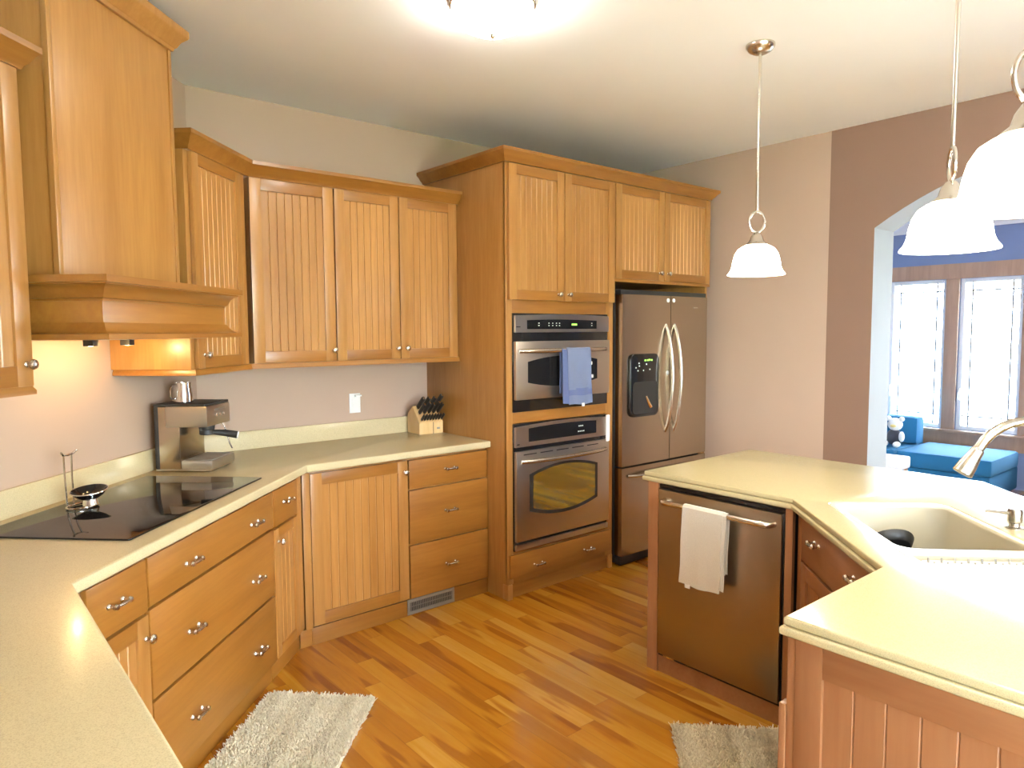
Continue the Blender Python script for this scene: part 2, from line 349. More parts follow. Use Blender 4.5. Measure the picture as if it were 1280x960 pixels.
# the blue room
WINS = [(2.68-.66*k-.55, 2.68-.66*k) for k in range(-2, 5)]      # (y0, y1) of the openings, far to near
WINS = [(2.69, 3.24), (2.03, 2.57), (1.37, 1.91), (.71, 1.25), (.05, .59), (3.36, 3.90)]
struct(MB().plate([(YR-.13, 0), (5.4, 0), (5.4, LZ), (YR-.13, LZ)], [[(a, .53), (b, .53), (b, 2.05), (a, 2.05)] for a, b in WINS], 0, .15, M=Matrix.Translation((XW, 0, 0)) @ YZ()).build('wall_living', BLUEP, smooth=0), 'blue painted wall with a row of windows', 'wall')
struct(MB().box(XR+.28, XW, 5.27, 5.4, 0, LZ).build('wall_living_side', BLUEP, smooth=0), 'blue side wall of the room beyond', 'wall')
struct(MB().box(XR+.28, XW, YR-.13, YR, 0, LZ).build('wall_living_end', BLUEP, smooth=0), 'blue end wall of the room beyond', 'wall')
struct(MB().sweep([(0, LZ), (.12, LZ), (.12, LZ-.03), (.04, LZ-.09), (.03, LZ-.12), (0, LZ-.12)], [(XW, 5.27), (XW, YR)][::1]).build('trim_1', WHITEP), 'white crown moulding above the blue band', 'trim')
mb = MB(); y0, y1 = -.06, 4.0
mb.box(XW-.03, XW, y0, y1, 2.05, 2.20, .004).box(XW-.02, XW, y0, y1, .36, .50, .004).box(XW-.07, XW, y0-.03, y1+.03, .50, .53, .006)
for yy in (4.0-.05, 3.30, 2.63, 1.97, 1.31, .65, -.005): mb.box(XW-.03, XW, yy-.06, yy+.06, .53, 2.05, .004)
struct(mb.build('trim_2', TRIMW), 'brown wood casing and sill around the window row', 'trim')
for i, (a, b) in enumerate(WINS):
    t = bpy.data.objects.new('window_%d' % (i+1), None); COL.objects.link(t); t.location = (XW+.05, (a+b)/2, .53); ROOTZ[t.name] = 0
    struct(t, ['bright window pane behind the sofa back', 'bright window beside the wood mullion', 'window behind the faucet', 'window', 'window', 'window'][i], 'window')
    def W4(x0, x1, e):
        m = MB()
        m.box(x0, x1, -(b-a)/2, -(b-a)/2+e, 0, 1.52, .004).box(x0, x1, (b-a)/2-e, (b-a)/2, 0, 1.52, .004)
        m.box(x0, x1, -(b-a)/2+e, (b-a)/2-e, 0, e, .004).box(x0, x1, -(b-a)/2+e, (b-a)/2-e, 1.52-e, 1.52, .004); return m
    W4(-.03, .03, .04).build('sash', WHITEP, t)
    MB().box(-.003, .003, -(b-a)/2+.035, (b-a)/2-.035, .035, 1.485).build('pane', PANE, t, 0)
    m = MB(); h = (b-a)/2
    for yy in (-h+.10, h-.10): m.box(-.011, -.004, yy-.008, yy+.008, .04, 1.48)
    for zz in (.14, 1.40): m.box(-.009, -.004, -h+.04, h-.04, zz-.008, zz+.008)
    m.build('muntin', GREYP, t)
    if i < 3:
        MB().box(-.06, -.03, h-.035, h-.012, .30, .42, .004).tube([(-.06, h-.024, .39), (-.085, h-.024, .37), (-.085, h-.024, .30)], .006).build('latch', WHITE, t)
    if i == 2: pass
for i, (lx, ly, ra, w_, z0, hh) in enumerate([((REAR[0][0]+REAR[0][1])/2, YR-.06, 0, REAR[0][1]-REAR[0][0], RZ0, RZ1-RZ0), (XL-.06, (LWIN[0]+LWIN[1])/2, math.pi/2, LWIN[1]-LWIN[0], RZ0, RZ1-RZ0)]):  # two unseen windows added to bring in neutral fill daylight
    t = bpy.data.objects.new('window_%d' % (len(WINS)+i+1), None); COL.objects.link(t); t.location = (lx, ly, z0); t.rotation_euler = (0, 0, ra); ROOTZ[t.name] = 0
    struct(t, ['added unseen window giving fill daylight behind the camera', 'added unseen window giving fill daylight from the left wall'][i], 'window'); h = w_/2; m = MB()
    m.box(-h, -h+.06, -.03, .03, 0, hh, .004).box(h-.06, h, -.03, .03, 0, hh, .004).box(-h+.06, h-.06, -.03, .03, 0, .06, .004).box(-h+.06, h-.06, -.03, .03, hh-.06, hh, .004).box(-.03, .03, -.03, .03, .06, hh-.06, .004)
    m.build('sash', WHITEP, t)
    m = MB(); m.box(-h+.055, -.025, -.003, .003, .055, hh-.055).box(.025, h-.055, -.003, .003, .055, hh-.055).build('pane', PANE, t, 0)
def ground(name, c, dims, label):
    m = mat(name, c, .95); N, L, b = nt(m); tc = N.new('ShaderNodeTexCoord'); n = noise(m, 3, tc.outputs['Object'], 6); r = ramp(m, n.outputs[0], [(.3, tuple(x*.8 for x in c)), (.7, c)]); L.new(r.outputs[0], b.inputs['Base Color'])
    struct(MB().box(*dims).build(name, m, smooth=0), label, name)
ground('lawn', (.20, .33, .06), (-20, 25, -40, YR-7, -.4, -.3), 'green lawn outside the rear windows')
ground('bounce_ground_rear', (.84, .84, .84), (XL-8, 12, YR-7, YR-.16, -.4, -.3), 'added pale ground bouncing daylight through the rear window')  # pale ground added to bounce neutral daylight onto the ceiling
ground('bounce_ground_side', (.84, .84, .84), (XL-8, XL-.16, YR-.15, 4, -.4, -.3), 'added pale ground bouncing daylight through the left window')  # further bounce ground, added beyond the left window
ground('patio', (.80, .79, .76), (XW+.16, 40, YR-.15, 30, -.4, -.3), 'pale paving outside the blue room')
for nm, path, lab in (('baseboard_right', [(XR, 3.0), (XR, ARY+hw)], 'wood baseboard on the beige wall'),):
    struct(MB().sweep([(0, 0), (.014, 0), (.014, .09), (.006, .10), (0, .10)], path).build(nm, WV), lab, 'baseboard')

# ------------------------------------------------------------------ cabinet kit (local frame: x along the run, -y towards the room)
def door(T, x0, x1, z0, z1, yf=0, knob=None, fr=.056, V=None, H=None, bead=.042, knob_n=1):
    V = V or WV; H = H or WH
    m = MB(); b = .0025
    m.box(x0, x0+fr, yf, yf+.02, z0, z1, b).box(x1-fr, x1, yf, yf+.02, z0, z1, b)
    m.box(x0+fr-.001, x1-fr+.001, yf, yf+.02, z0, z0+fr, b, 1).box(x0+fr-.001, x1-fr+.001, yf, yf+.02, z1-fr, z1, b, 1)
    d = m.build('door', [V, H], T)
    px0, px1 = x0+fr-.002, x1-fr+.002; n = max(2, round((px1-px0)/bead)); p = [(px0, yf+.016)]
    ya, g = yf+.009, .0032
    p = [(px0, ya)]
    for k in range(1, n):
        xx = px0+(px1-px0)*k/n; p += [(xx-g, ya), (xx, ya+.0035), (xx+g, ya)]
    p += [(px1, ya), (px1, yf+.017), (px0, yf+.017)]
    MB().poly(p, 'z', z0+fr-.002, z1-fr+.002).build('panel', V, d, 20)
    if knob: knob_at(d, knob[0], knob[1], yf)
    return d
def knob_at(par, x, z, yf=0):
    MB().lathe([(.009, 0), (.0085, .003), (.0055, .006), (.005, .013), (.008, .016), (.0145, .020), (.0155, .025), (.013, .030), (.006, .033), (0, .0335)], (x, yf, z), 18, FRONT).build('knob', NICKEL, par)
def pull_at(par, x, z, yf=0, w=.062):
    m = MB(); h = w/2
    for sx in (-1, 1):
        m.lathe([(.010, 0), (.009, .003), (.0055, .007), (.0055, .016), (.0085, .019), (.0100, .024), (.0075, .030), (0, .032)], (x+sx*h, yf, z), 16, FRONT)
    m.tube([(x-h, yf-.022, z), (x-h*.6, yf-.0245, z), (x, yf-.026, z), (x+h*.6, yf-.0245, z), (x+h, yf-.022, z)], [.0075, .0055, .0068, .0055, .0075], 12)
    m.build('handle', NICKEL, par)
def drawer(T, x0, x1, z0, z1, yf=0, pulls=(), knobs=(), M=None, w=.062):
    d = MB().box(x0, x1, yf, yf+.02, z0, z1, .004).build('drawer', M or WH, T)
    for p in pulls: pull_at(d, p[0], p[1], yf, w)
    for p in knobs: knob_at(d, p[0], p[1], yf)
    return d
def base_carcass(T, x0, x1, dep, top=.872, M=None, toe=True, toey=.03):
    MB().box(x0, x1, .0215, dep, .088, top, .001).build('carcass', M or WV, T)
    if toe: MB().box(x0, x1, toey, toey+.02, 0, .087, .001).build('toe_kick', M or WH, T)

# ------------------------------------------------------------------ base cabinets on the diagonal (cooktop) run
A45 = math.pi/4; DEP = (CW-1.86)/R2-.004
def crun(s, c=1.86): return (*sc(s, c), 0)
T = thing('base_cabinet', 'maple base cabinet with one drawer and door, between the near counter and the wide drawers', 'cabinet', crun(1.742), A45)
base_carcass(T, 0, .275, .16)
drawer(T, .004, .272, .692, .857, 0, [(.122, .777)]); door(T, .004, .272, .10, .682, 0, (.262-.008, .612))
T = thing('drawer_cabinet', 'wide maple three drawer base cabinet under the black cooktop', 'cabinet', crun(2.02), A45)
base_carcass(T, 0, .91, .62)
for z0, z1, zh in ((.70, .857, .768), (.402, .690, .530), (.096, .392, .226)): drawer(T, .002, .906, z0, z1, 0, [(.245, zh), (.728, zh)])
T = thing('base_cabinet', 'narrow maple base cabinet with drawer and beadboard door, at the inner corner', 'cabinet', crun(2.932), A45)
MB().poly([(0, .0215), (.318, .0215), (.318, .06), (0, .60)], 'z', .088, .872).build('carcass', WV, T); MB().box(0, .315, .03, .05, 0, .087, .001).build('toe_kick', WH, T)
drawer(T, .003, .262, .692, .857, 0, [(.140, .786)]); door(T, .003, .262, .10, .682, 0, (.040, .622), fr=.045)
MB().box(.266, .322, .004, .022, .10, .857, .002).build('filler_strip', WV, T)
# back-wall run
AY = 3.232
T = thing('base_cabinet', 'maple base cabinet with one tall beadboard door, beside the three small drawers', 'cabinet', (1.41, AY, 0), 0)
base_carcass(T, .0, .557, YB-AY-.004, toey=.012)
MB().box(-.062, -.001, .012, .030, 0, .087, .001).build('toe_kick', WH, T); MB().box(-.035, .004, .004, .024, .088, .868, .002).build('filler_strip', WV, T); door(T, .006, .556, .10, .861, 0, (.535, .80), fr=.06)
T = thing('drawer_cabinet', 'maple three drawer base cabinet beside the oven tower', 'cabinet', (1.968, AY, 0), 0)
base_carcass(T, .0, .545, YB-AY-.004, toey=.012)
for z0, z1, zh in ((.703, .859, .786), (.398, .693, .55), (.095, .388, .244)): drawer(T, .006, .540, z0, z1, 0, [(.272, zh)])
T = thing('vent_register', 'grey metal floor register set in the toe kick below the drawers', 'vent', (1.955, AY+.010, .008), 0)
m = MB(); m.box(0, .31, -.006, 0, .008, .026, .001).box(0, .31, -.006, 0, .074, .092, .001).box(0, .018, -.006, 0, .026, .074, .001).box(.292, .31, -.006, 0, .026, .074, .001); m.build('frame', VENTM, T)
m = MB()
for k in range(24): m.box(.022+k*.0114, .026+k*.0114, -.005, -.001, .026, .074)
m.box(.018, .292, -.004, -.002, .048, .052); m.build('slats', VENTM, T)
MB().box(.016, .294, -.001, 0, .024, .076).build('backing', BLACKM, T)
# near-left run (below the near counter)
for i, (ya, lab) in enumerate(((1.33, 'maple base cabinet under the near counter next to the diagonal run'), (.42, 'maple base cabinet under the near end of the counter'))):
    T = thing('base_cabinet', lab, 'cabinet', (.222, ya, 0), math.pi/2)
    base_carcass(T, 0, .68 if i == 0 else .90, .598); wdt = .33 if i == 0 else .446
    door(T, .003, wdt, .10, .682, 0, (wdt-.03, .62)); door(T, wdt+.006, 2*wdt+.003, .10, .682, 0, (wdt+.036, .62)); drawer(T, .003, 2*wdt+.003, .692, .857, 0, [(wdt, .777)])

# ------------------------------------------------------------------ left countertop with backsplash
CT = .914
ctp = thing('countertop', 'cream speckled countertop running along the cooktop, corner and knife block walls', 'countertop', (0, 0, .875), 0)
e = .0015
outl = [(XL+e, .40), (.264, .40), (.264, 2.079), (1.388, 3.203), (2.510, 3.203), (2.510, YB-e), (YB-CW+e, YB-e), (XL+e, XL+CW-2*e)]
cpoly = [sc(2.03, 1.94), sc(2.91, 1.94), sc(2.91, 2.655), sc(2.03, 2.655)]
MB().plate(outl, [], .875, CT, .007).build('slab', CREAM, ctp)
bs = .018; k45 = bs*(math.sqrt(2)-1)
MB().sweep([(.0015, CT), (.0195, CT), (.0195, 1.008), (.0165, 1.013), (.0015, 1.013)], [(XL, .40), (XL, XL+CW), (YB-CW, YB), (2.510, YB)]).build('backsplash', CREAM, ctp)
# cooktop
T = thing('cooktop', 'black ceramic glass cooktop set in the cream counter below the hood', 'cooktop', (*sc(2.47, 2.30), CT), A45)
ROOTZ[T.name] = CT
MB().plate(rrect(-.4625, .4625, -.2655, .2655, .012), [], CT+.0005, CT+.0065, .002).build('glass_top', COOKG, T)

# ------------------------------------------------------------------ hood
T = thing('range_hood', 'tall maple range hood with chimney and flared mantel over the cooktop', 'range hood', (*sc(2.41, CW-.003), 1.53), A45)
yb = 0; H0 = -(CW-2.25)/R2; MF = -(CW-2.03)/R2        # local y of chimney front / mantel body front
MB().box(-.345, .312, H0, -.002, 1.70, CZ-.03, .003).build('chimney', WV, T)
MB().box(-.345-.006, -.345+.014, H0-.006, H0+.014, 1.726, 2.655, .002).build('corner_bead', WV, T); MB().box(.312-.014, .312+.006, H0-.006, H0+.014, 1.726, 2.655, .002).build('corner_bead', WV, T)
crp = [(0, 0), (.012, 0), (.016, .012), (.022, .016), (.034, .040), (.052, .058), (.056, .064), (.056, .088), (0, .088)]
MB().sweep([(d, 2.655+z) for d, z in crp], [(-.345, -.002), (-.345, H0), (.312, H0), (.312, -.002)]).build('crown_moulding', WV, T)
MX0, MX1 = -.372, .368
MB().box(MX0, MX1, MF, -.002, 1.533, 1.703, .002).build('mantel_body', WH, T)
pth = [(MX0, -.002), (MX0, MF), (MX1, MF), (MX1, -.002)]
MB().sweep([(0, 1.650), (.005, 1.650), (.005, 1.657), (.012, 1.660), (.016, 1.668), (.022, 1.681), (.030, 1.691), (.040, 1.697), (.046, 1.699), (.046, 1.704), (.058, 1.704), (.058, 1.726), (-.01, 1.726)], pth).build('mantel_shelf', WH, T, 22)
MB().sweep([(0, 1.532), (.052, 1.532), (.052, 1.549), (.046, 1.549), (.034, 1.553), (.022, 1.562), (.014, 1.573), (.010, 1.584), (0, 1.584)], pth).build('bottom_moulding', WH, T, 22)
MB().box(MX0+.04, MX1-.04, MF+.05, -.04, 1.5295, 1.533).build('hood_liner', STEEL, T)
for hx, hy in ((.06, -.18), (.245, -.20)):
    l = MB().box(hx-.017, hx+.017, hy-.02, hy+.02, 1.503, 1.5298, .003).build('hood_lamp', BLACKM, T, label='small dark lamp housing under the hood')
for hx, hy in ((.06, -.18), (.245, -.20)):
    p = Vector((*sc(2.41, CW), 0)) + Vector((hx-hy, hx+hy, 0))/R2
    light('POINT', 'hood_light', (p.x, p.y, 1.485), HOOD_W, (1, .66, .28), shadow_soft_size=.012)

# ------------------------------------------------------------------ wall cabinets
UC = 2.25; UD = (CW-UC)/R2-.003; UB, UT = 1.398, 2.308
crown_s = [(0, 0), (.010, 0), (.014, .012), (.024, .022), (.036, .044), (.048, .054), (.048, .072), (-.02, .072)]
rail_s = [(-.014, -.026), (.010, -.026), (.010, -.014), (.004, -.004), (.004, 0), (-.014, 0)]
T = thing('wall_cabinet', 'maple wall cabinet on the near side of the hood, cut by the frame', 'cabinet', (*sc(1.42, UC), UB), A45)
wl = 1.945-1.42
MB().box(0, wl, .0215, UD, UB-.002, UT+.002, .001).build('carcass', WV, T); door(T, .06, wl-.003, UB, UT, 0, (wl-.03, 1.462), fr=.06)
MB().sweep([(d, UT+z) for d, z in crown_s], [(.0, .006), (wl, .006), (wl, UD)]).build('crown_moulding', WH, T)
MB().sweep([(d, UB+z) for d, z in rail_s], [(.0, .012), (wl-.002, .012), (wl-.002, UD)]).build('light_rail', WH, T)
T = thing('wall_cabinet', 'maple wall cabinet squeezed between the hood and the corner', 'cabinet', (*sc(2.835, UC), UB), A45)
wr = .505
MB().poly([(0, .0215), (wr-.01, .0215), (wr-.04, .1), (wr-.005, UD-.14), (.30, UD), (0, UD)], 'z', UB-.002, UT+.002).build('carcass', WV, T); door(T, .03, wr-.045, UB, UT, 0, (.075, 1.456), fr=.05)
MB().box(wr-.042, wr-.004, .004, .022, UB, UT, .002).build('filler_strip', WV, T)
AU = 3.50; UDA = YB-AU-.003
T = thing('wall_cabinet', 'maple wall cabinet with one wide beadboard door, left of the paired doors', 'cabinet', (1.248, AU, UB), 0)
MB().box(.012, .456, .0215, UDA, UB-.002, UT+.002, .001).build('carcass', WV, T); door(T, .012, .453, UB, UT, 0, (.437, 1.455), fr=.058)
T = thing('wall_cabinet', 'maple wall cabinet with a pair of beadboard doors above the outlet', 'cabinet', (1.7055, AU, UB), 0)
MB().box(0, .806, .0215, UDA, UB-.002, UT+.002, .001).build('carcass', WV, T); door(T, .003, .390, UB, UT, 0, (.370, 1.457), fr=.056); door(T, .396, .788, UB, UT, 0, (.430, 1.457), fr=.056)
pr = [(*sc(2.835, CW-.01),), (*sc(2.835, UC),), (sc(2.835, UC)[0]+(3.50-sc(2.835, UC)[1]), 3.50), (2.512, 3.50)]
ipr = [pr[0], (pr[1][0]+.0*1, pr[1][1]), pr[2], pr[3]]
o = MB().sweep([(d-.006, UT+z) for d, z in crown_s], pr).build('crown_molding', WH); tag(o, 'maple crown moulding along the top of the corner wall cabinets', 'crown molding')
o = MB().sweep([(d-.012, UB+z-.002) for d, z in rail_s], pr).build('light_rail', WH); tag(o, 'maple light rail along the underside of the corner wall cabinets', 'light rail')

# ------------------------------------------------------------------ oven tower and refrigerator surround
TX, TY = 2.515, 3.05; TW = .887; TT = 2.485
T = thing('oven_cabinet', 'tall maple oven tower holding two steel wall ovens', 'cabinet', (TX, TY, 0), 0)
D = YB-TY-.004
m = MB(); m.box(0, .02, .020, D, .0, TT, .001).box(TW-.018, TW, .020, D, 0, TT, .001).box(.02, TW-.018, D-.012, D, .09, TT).box(.02, TW-.018, .03, D-.012, .255, .272).box(.02, TW-.018, .03, D-.012, 1.03, 1.083).box(.02, TW-.018, .03, D-.012, 1.656, TT)
m.build('carcass', WV, T)
m = MB(); m.box(0, .046, .012, .03, .088, TT, .002).box(TW-.065, TW, .012, .03, .088, TT, .002).box(.046, TW-.065, .013, .03, 1.652, 1.735, .001, 1).box(.046, TW-.065, .013, .03, 1.022, 1.086, .001, 1).box(.046, TW-.065, .013, .03, .088, .278, .001, 1)
m.build('face_frame', [WV, WH], T)
door(T, .012, .438, 1.728, 2.478, -.008, (.388, 1.765)); door(T, .444, TW-.004, 1.728, 2.478, -.008, (.470, 1.765))
drawer(T, .012, TW-.028, .125, .262, -.006, [(.224, .176), (.645, .176)])
MB().box(.03, TW, .028, .045, 0, .086, .001).build('toe_kick', WH, T); MB().box(-.004, .034, .004, .05, 0, .088, .002).build('foot', WV, T); MB().box(TW-.03, TW+.002, .010, .05, 0, .088, .002).build('foot', WV, T)
FW = 4.428-TX-TW
T = thing('wall_cabinet', 'maple two door cabinet above the refrigerator', 'cabinet', (TX+TW+.001, TY, 1.885), 0)
MB().box(0, FW, .0145, D, 1.872, TT, .001).build('carcass', WV, T); door(T, .006, .492, 1.884, 2.478, -.008, (.442, 1.934)); door(T, .498, FW-.008, 1.884, 2.478, -.008, (.530, 1.934))
MB().box(-.0, FW, -.004, .014, 1.862, 1.883, .002).build('light_rail', WH, T)
crown_t = [(.001, .006), (.012, .006), (.016, .016), (.028, .026), (.042, .046), (.056, .056), (.056, .074), (.001, .074)]
o = MB().sweep([(d, TT-.006+z) for d, z in crown_t], [(TX, YB-.004), (TX, TY+.010), (4.428, TY+.010), (4.428, YB-.004)]).build('crown_molding', WH); tag(o, 'maple crown moulding around the top of the oven tower', 'crown molding')
o = MB().box(4.404, 4.428, TY+.02, YB-.004, 0, 1.870, .001).build('side_panel', WV); tag(o, 'maple side panel on the far side of the refrigerator', 'panel')

def bow(x0, x1, z, y0, d, r, n=12):
    return [(x0+(x1-x0)*k/n, y0-d*math.sin(math.pi*k/n)**.6 if 0 < k < n else y0, z) for k in range(n+1)]
OX, OW = .047, .775
def lens(x0, x1, z0, z1, bt, bb, n=14):
    return [(x0+(x1-x0)*k/n, z0-bb*(1-(2*k/n-1)**2)) for k in range(n+1)] + [(x1-(x1-x0)*k/n, z1+bt*(1-(2*k/n-1)**2)) for k in range(n+1)]
# upper oven
T = thing('wall_oven', 'compact stainless upper wall oven with a blue towel on its handle', 'oven', (TX, TY, 1.088), 0)
MB().box(OX+.004, OX+OW-.004, .032, .55, 1.092, 1.648, .002).build('body', BLACKM, T)
MB().box(OX-.004, OX+OW+.004, .003, .012, 1.088, 1.652, .001).build('trim_frame', BLACK, T)
cp = MB().poly([(OX, 1.543), (OX+OW, 1.543), (OX+OW, 1.640)] + [(OX+OW-OW*k/12, 1.640+.009*math.sin(math.pi*k/12)) for k in range(1, 12)] + [(OX, 1.640)], 'y', -.014, .003, bv=.002).build('control_panel', STEEL, T)
MB().poly(lens(.135, .708, 1.562, 1.612, .006, 0), 'y', -.0155, -.0135).build('display', BLACK, cp)
m = MB()
for (a, b_) in ((.22, .23), (.30, .308), (.33, .338), (.36, .368), (.385, .393), (.66, .668)):
    for zz in (1.580, 1.594): m.box(a, b_, -.0162, -.0154, zz, zz+.004)
m.build('lettering', AMBERL, cp); MB().box(.49, .535, -.0162, -.0154, 1.583, 1.594).build('clock', GREENL, cp)
MB().box(.055, .085, -.0146, -.0139, 1.572, 1.577).build('badge', BLACKM, cp)
d = MB().box(OX, OX+OW, -.020, .003, 1.158, 1.492, .004).build('door', STEEL, T)
MB().poly(lens(.135, .708, 1.255, 1.375, .030, .030), 'y', -.0215, -.0195).build('window', BLACK, d)
m = MB(); m.tube(bow(.068, .782, 1.437, -.020, .045, .01), .0135, 14); m.build('handle', NICKEL, d)
# lower oven
T = thing('wall_oven', 'large stainless lower wall oven with an arched glass door window', 'oven', (TX, TY, .280), 0)
MB().box(OX+.004, OX+OW-.004, .032, .60, .284, 1.014, .002).build('body', BLACKM, T)
MB().box(OX-.004, OX+OW+.004, .003, .012, .280, 1.018, .001).build('trim_frame', BLACK, T)
cp = MB().poly([(OX, .886), (OX+OW, .886), (OX+OW, 1.002)] + [(OX+OW-OW*k/12, 1.002+.014*math.sin(math.pi*k/12)) for k in range(1, 12)] + [(OX, 1.002)], 'y', -.014, .003, bv=.002).build('control_panel', STEEL, T)
MB().poly(lens(.144, .708, .912, .990, .008, 0), 'y', -.0155, -.0135).build('display', BLACK, cp)
m = MB()
for a, z in ((.55, .965), (.565, .965), (.58, .965), (.545, .932), (.56, .932), (.575, .932), (.59, .932)): m.box(a, a+.009, -.0162, -.0154, z, z+.006)
m.build('lettering', AMBERL, cp); MB().box(.055, .075, -.0146, -.0139, .900, .906).build('badge', BLACKM, cp)
d = MB().box(OX, OX+OW, -.020, .003, .336, .862, .004).build('door', STEEL, T)
MB().poly(lens(.144, .714, .505, .722, .045, .048), 'y', -.0215, -.0195).build('window_border', BLACKM, d)
MB().poly(lens(.172, .690, .520, .712, .040, .042), 'y', -.0225, -.0214).build('window', OVENG, d)
MB().tube(bow(.080, .785, .802, -.020, .045, .01), .0135, 14).build('handle', NICKEL, d)
m = MB()
for k in range(5): m.box(.10+k*.13, .20+k*.13, -.0206, -.0196, .838, .844)
m.build('vent_slots', BLACKM, d)
MB().box(OX, OX+OW, -.012, .003, .284, .318, .003).build('lower_trim', STEEL, T)
MB().box(.792, .822, -.028, -.0145, .848, 1.018, .006).build('safety_latch', WHITE, T, label='white plastic safety latch')

# refrigerator
FX, FWD = 3.43, .915
T = thing('refrigerator', 'stainless french door refrigerator with black dispenser and bottom freezer', 'refrigerator', (FX, 3.02, 0), 0)
MB().box(0, FWD, .048, .78, .02, 1.79, .004).build('body', BLACKM, T)
MB().box(.0, FWD, .0, .05, 1.782, 1.812, .003).build('hinge_cover', BLACKM, T)
def fdoor(x0, x1, z0, z1, nm):
    n = 10; pts = [(x0+(x1-x0)*k/n, -.014-.006*math.sin(math.pi*((x0+(x1-x0)*k/n)/FWD))) for k in range(n+1)] + [(x1, .046), (x0, .046)]
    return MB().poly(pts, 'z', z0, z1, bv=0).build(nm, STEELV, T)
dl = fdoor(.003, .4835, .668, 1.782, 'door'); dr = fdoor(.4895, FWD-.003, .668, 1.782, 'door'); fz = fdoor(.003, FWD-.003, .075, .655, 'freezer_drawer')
MB().box(.01, FWD-.01, .0, .045, .012, .07, .003).build('base_grille', BLACKM, T)
for k, (dd, x) in enumerate(((dl, .440), (dr, .533))):
    p = []
    for q in range(17):
        t = q/16; p.append((x, -.018-.062*math.sin(math.pi*t)**.7 if 0 < q < 16 else -.016, .86+.73*t))
    MB().tube(p, [.013]+[.0115]*15+[.013], 12).build('handle', NICKEL, dd)
p = [(.06+.80*q/16, -.018-.055*math.sin(math.pi*q/16)**.5 if 0 < q < 16 else -.016, .600) for q in range(17)]
MB().tube(p, .0115, 12).build('handle', NICKEL, fz)
dsp = MB().plate(rrect(.062, .352, .985, 1.398, .045), [], .0, .014, .004, M=Matrix.Translation((0, -.018, 0)) @ XZ()).build('dispenser', BLACK, dl)
MB().plate(rrect(.085, .330, 1.005, 1.215, .03), [], .0, .002, M=Matrix.Translation((0, -.0322, 0)) @ XZ()).build('recess', BLACKM, dl)
MB().tube([(.215, -.035, 1.12), (.235, -.040, 1.075), (.255, -.040, 1.045)], [.006, .010, .013], 10).build('lever', CHROME, dl)
m = MB()
for x, z in ((.20, 1.350), (.225, 1.350), (.243, 1.352), (.265, 1.350)): m.box(x, x+.014, -.0335, -.0322, z, z+.010)
m.build('display', GREENL, dl)
m = MB()
for x, z in ((.14, 1.333), (.11, 1.305), (.143, 1.315), (.13, 1.285), (.185, 1.285), (.25, 1.290), (.215, 1.325)): m.box(x, x+.008, -.0335, -.0322, z, z+.008)
m.build('lettering', AMBERL, dl)
for dd, x in ((dl, .455), (dr, .516)):
    for z in (1.752, 1.262): MB().lathe([(.014, 0), (.014, .004), (.011, .006), (0, .006)], (x, -.0195, z), 18, FRONT).build('sticker', WHITE, dd, label='small round white pad')
MB().box(.74, .79, -.0215, -.019, 1.704, 1.712, .0005).build('badge', CHROME, dr)

# ------------------------------------------------------------------ island
isl = thing('countertop', 'cream island countertop with a diagonal corner sink', 'countertop', (0, 0, .872), 0)
SK = [(2.668, -1.315), (2.668, -1.895), (1.945, -1.895), (1.945, -1.315)]
def srr(s0, s1, c0, c1, r):      # rounded rectangle in (s, across) turned into world xy
    return [((s+d)/R2, (s-d)/R2) for s, d in rrect(s0, s1, c0/R2, c1/R2, r)]
iout = [(2.488, 2.056), (2.488, 1.338), (1.943, .793), (1.436, .793), (1.436, -.14), (2.27, -.14), (3.372, .962), (3.372, 2.056)]
def inset(pts, d):
    A = [Vector(p) for p in pts]; n = len(A); outp = []
    area = sum(A[i].x*A[(i+1) % n].y-A[(i+1) % n].x*A[i].y for i in range(n)); sg = 1 if area > 0 else -1
    for i in range(n):
        t1 = (A[i]-A[i-1]).normalized(); t2 = (A[(i+1) % n]-A[i]).normalized(); n1 = Vector((-t1.y, t1.x))*sg; n2 = Vector((-t2.y, t2.x))*sg
        outp.append(tuple(A[i]+(n1+n2)*d/(1+n1.dot(n2))))
    return outp
hole = srr(1.950, 2.672, 1.312, 1.900, .05)
m = MB(); m.plate(inset(iout, .007), [hole], .892, CT, .006).plate(iout, [hole], .870, .8925, .007); m.build('slab', CREAM2, isl)
sk = thing('sink', 'bone coloured double bowl sink set diagonally in the island', 'sink', (*[((2.31+1.606/R2*0)/R2), 0][:0], 2.202, 1.066, .70)) if False else thing('sink', 'bone coloured double bowl sink set diagonally in the island', 'sink', (2.202, 1.066, .69), 0)
sk.location = (2.20, .66, .69); off = Vector((2.20, .66, 0))
def sinkpart(mb, nm, M_):
    bmesh.ops.translate(mb.bm, vec=-off, verts=mb.bm.verts); return mb.build(nm, M_, sk)
b1 = srr(2.105, 2.650, 1.340, 1.875, .055); b2 = srr(1.972, 2.080, 1.340, 1.875, .035)
m = MB(); m.plate(srr(1.9515, 2.6705, 1.314, 1.898, .05), [b1, b2], .896, CT-.0015, .003)
def bowl(loop, zt, zb, shrink, floor_in):
    b = bmesh.new(); c = Vector((sum(p[0] for p in loop)/len(loop), sum(p[1] for p in loop)/len(loop))); rings = []
    for z, k in ((zt, 1.0), (zb+.03, shrink), (zb+.008, shrink*.985), (zb, shrink*.93)):
        rings.append([b.verts.new((c.x+(p[0]-c.x)*k, c.y+(p[1]-c.y)*k, z)) for p in loop])
    n = len(loop)
    for A, B in zip(rings, rings[1:]):
        for i in range(n): b.faces.new((A[i], A[(i+1) % n], B[(i+1) % n], B[i]))
    b.faces.new(rings[-1]); bmesh.ops.solidify(b, geom=list(b.faces), thickness=-.006); bmesh.ops.recalc_face_normals(b, faces=b.faces); return b
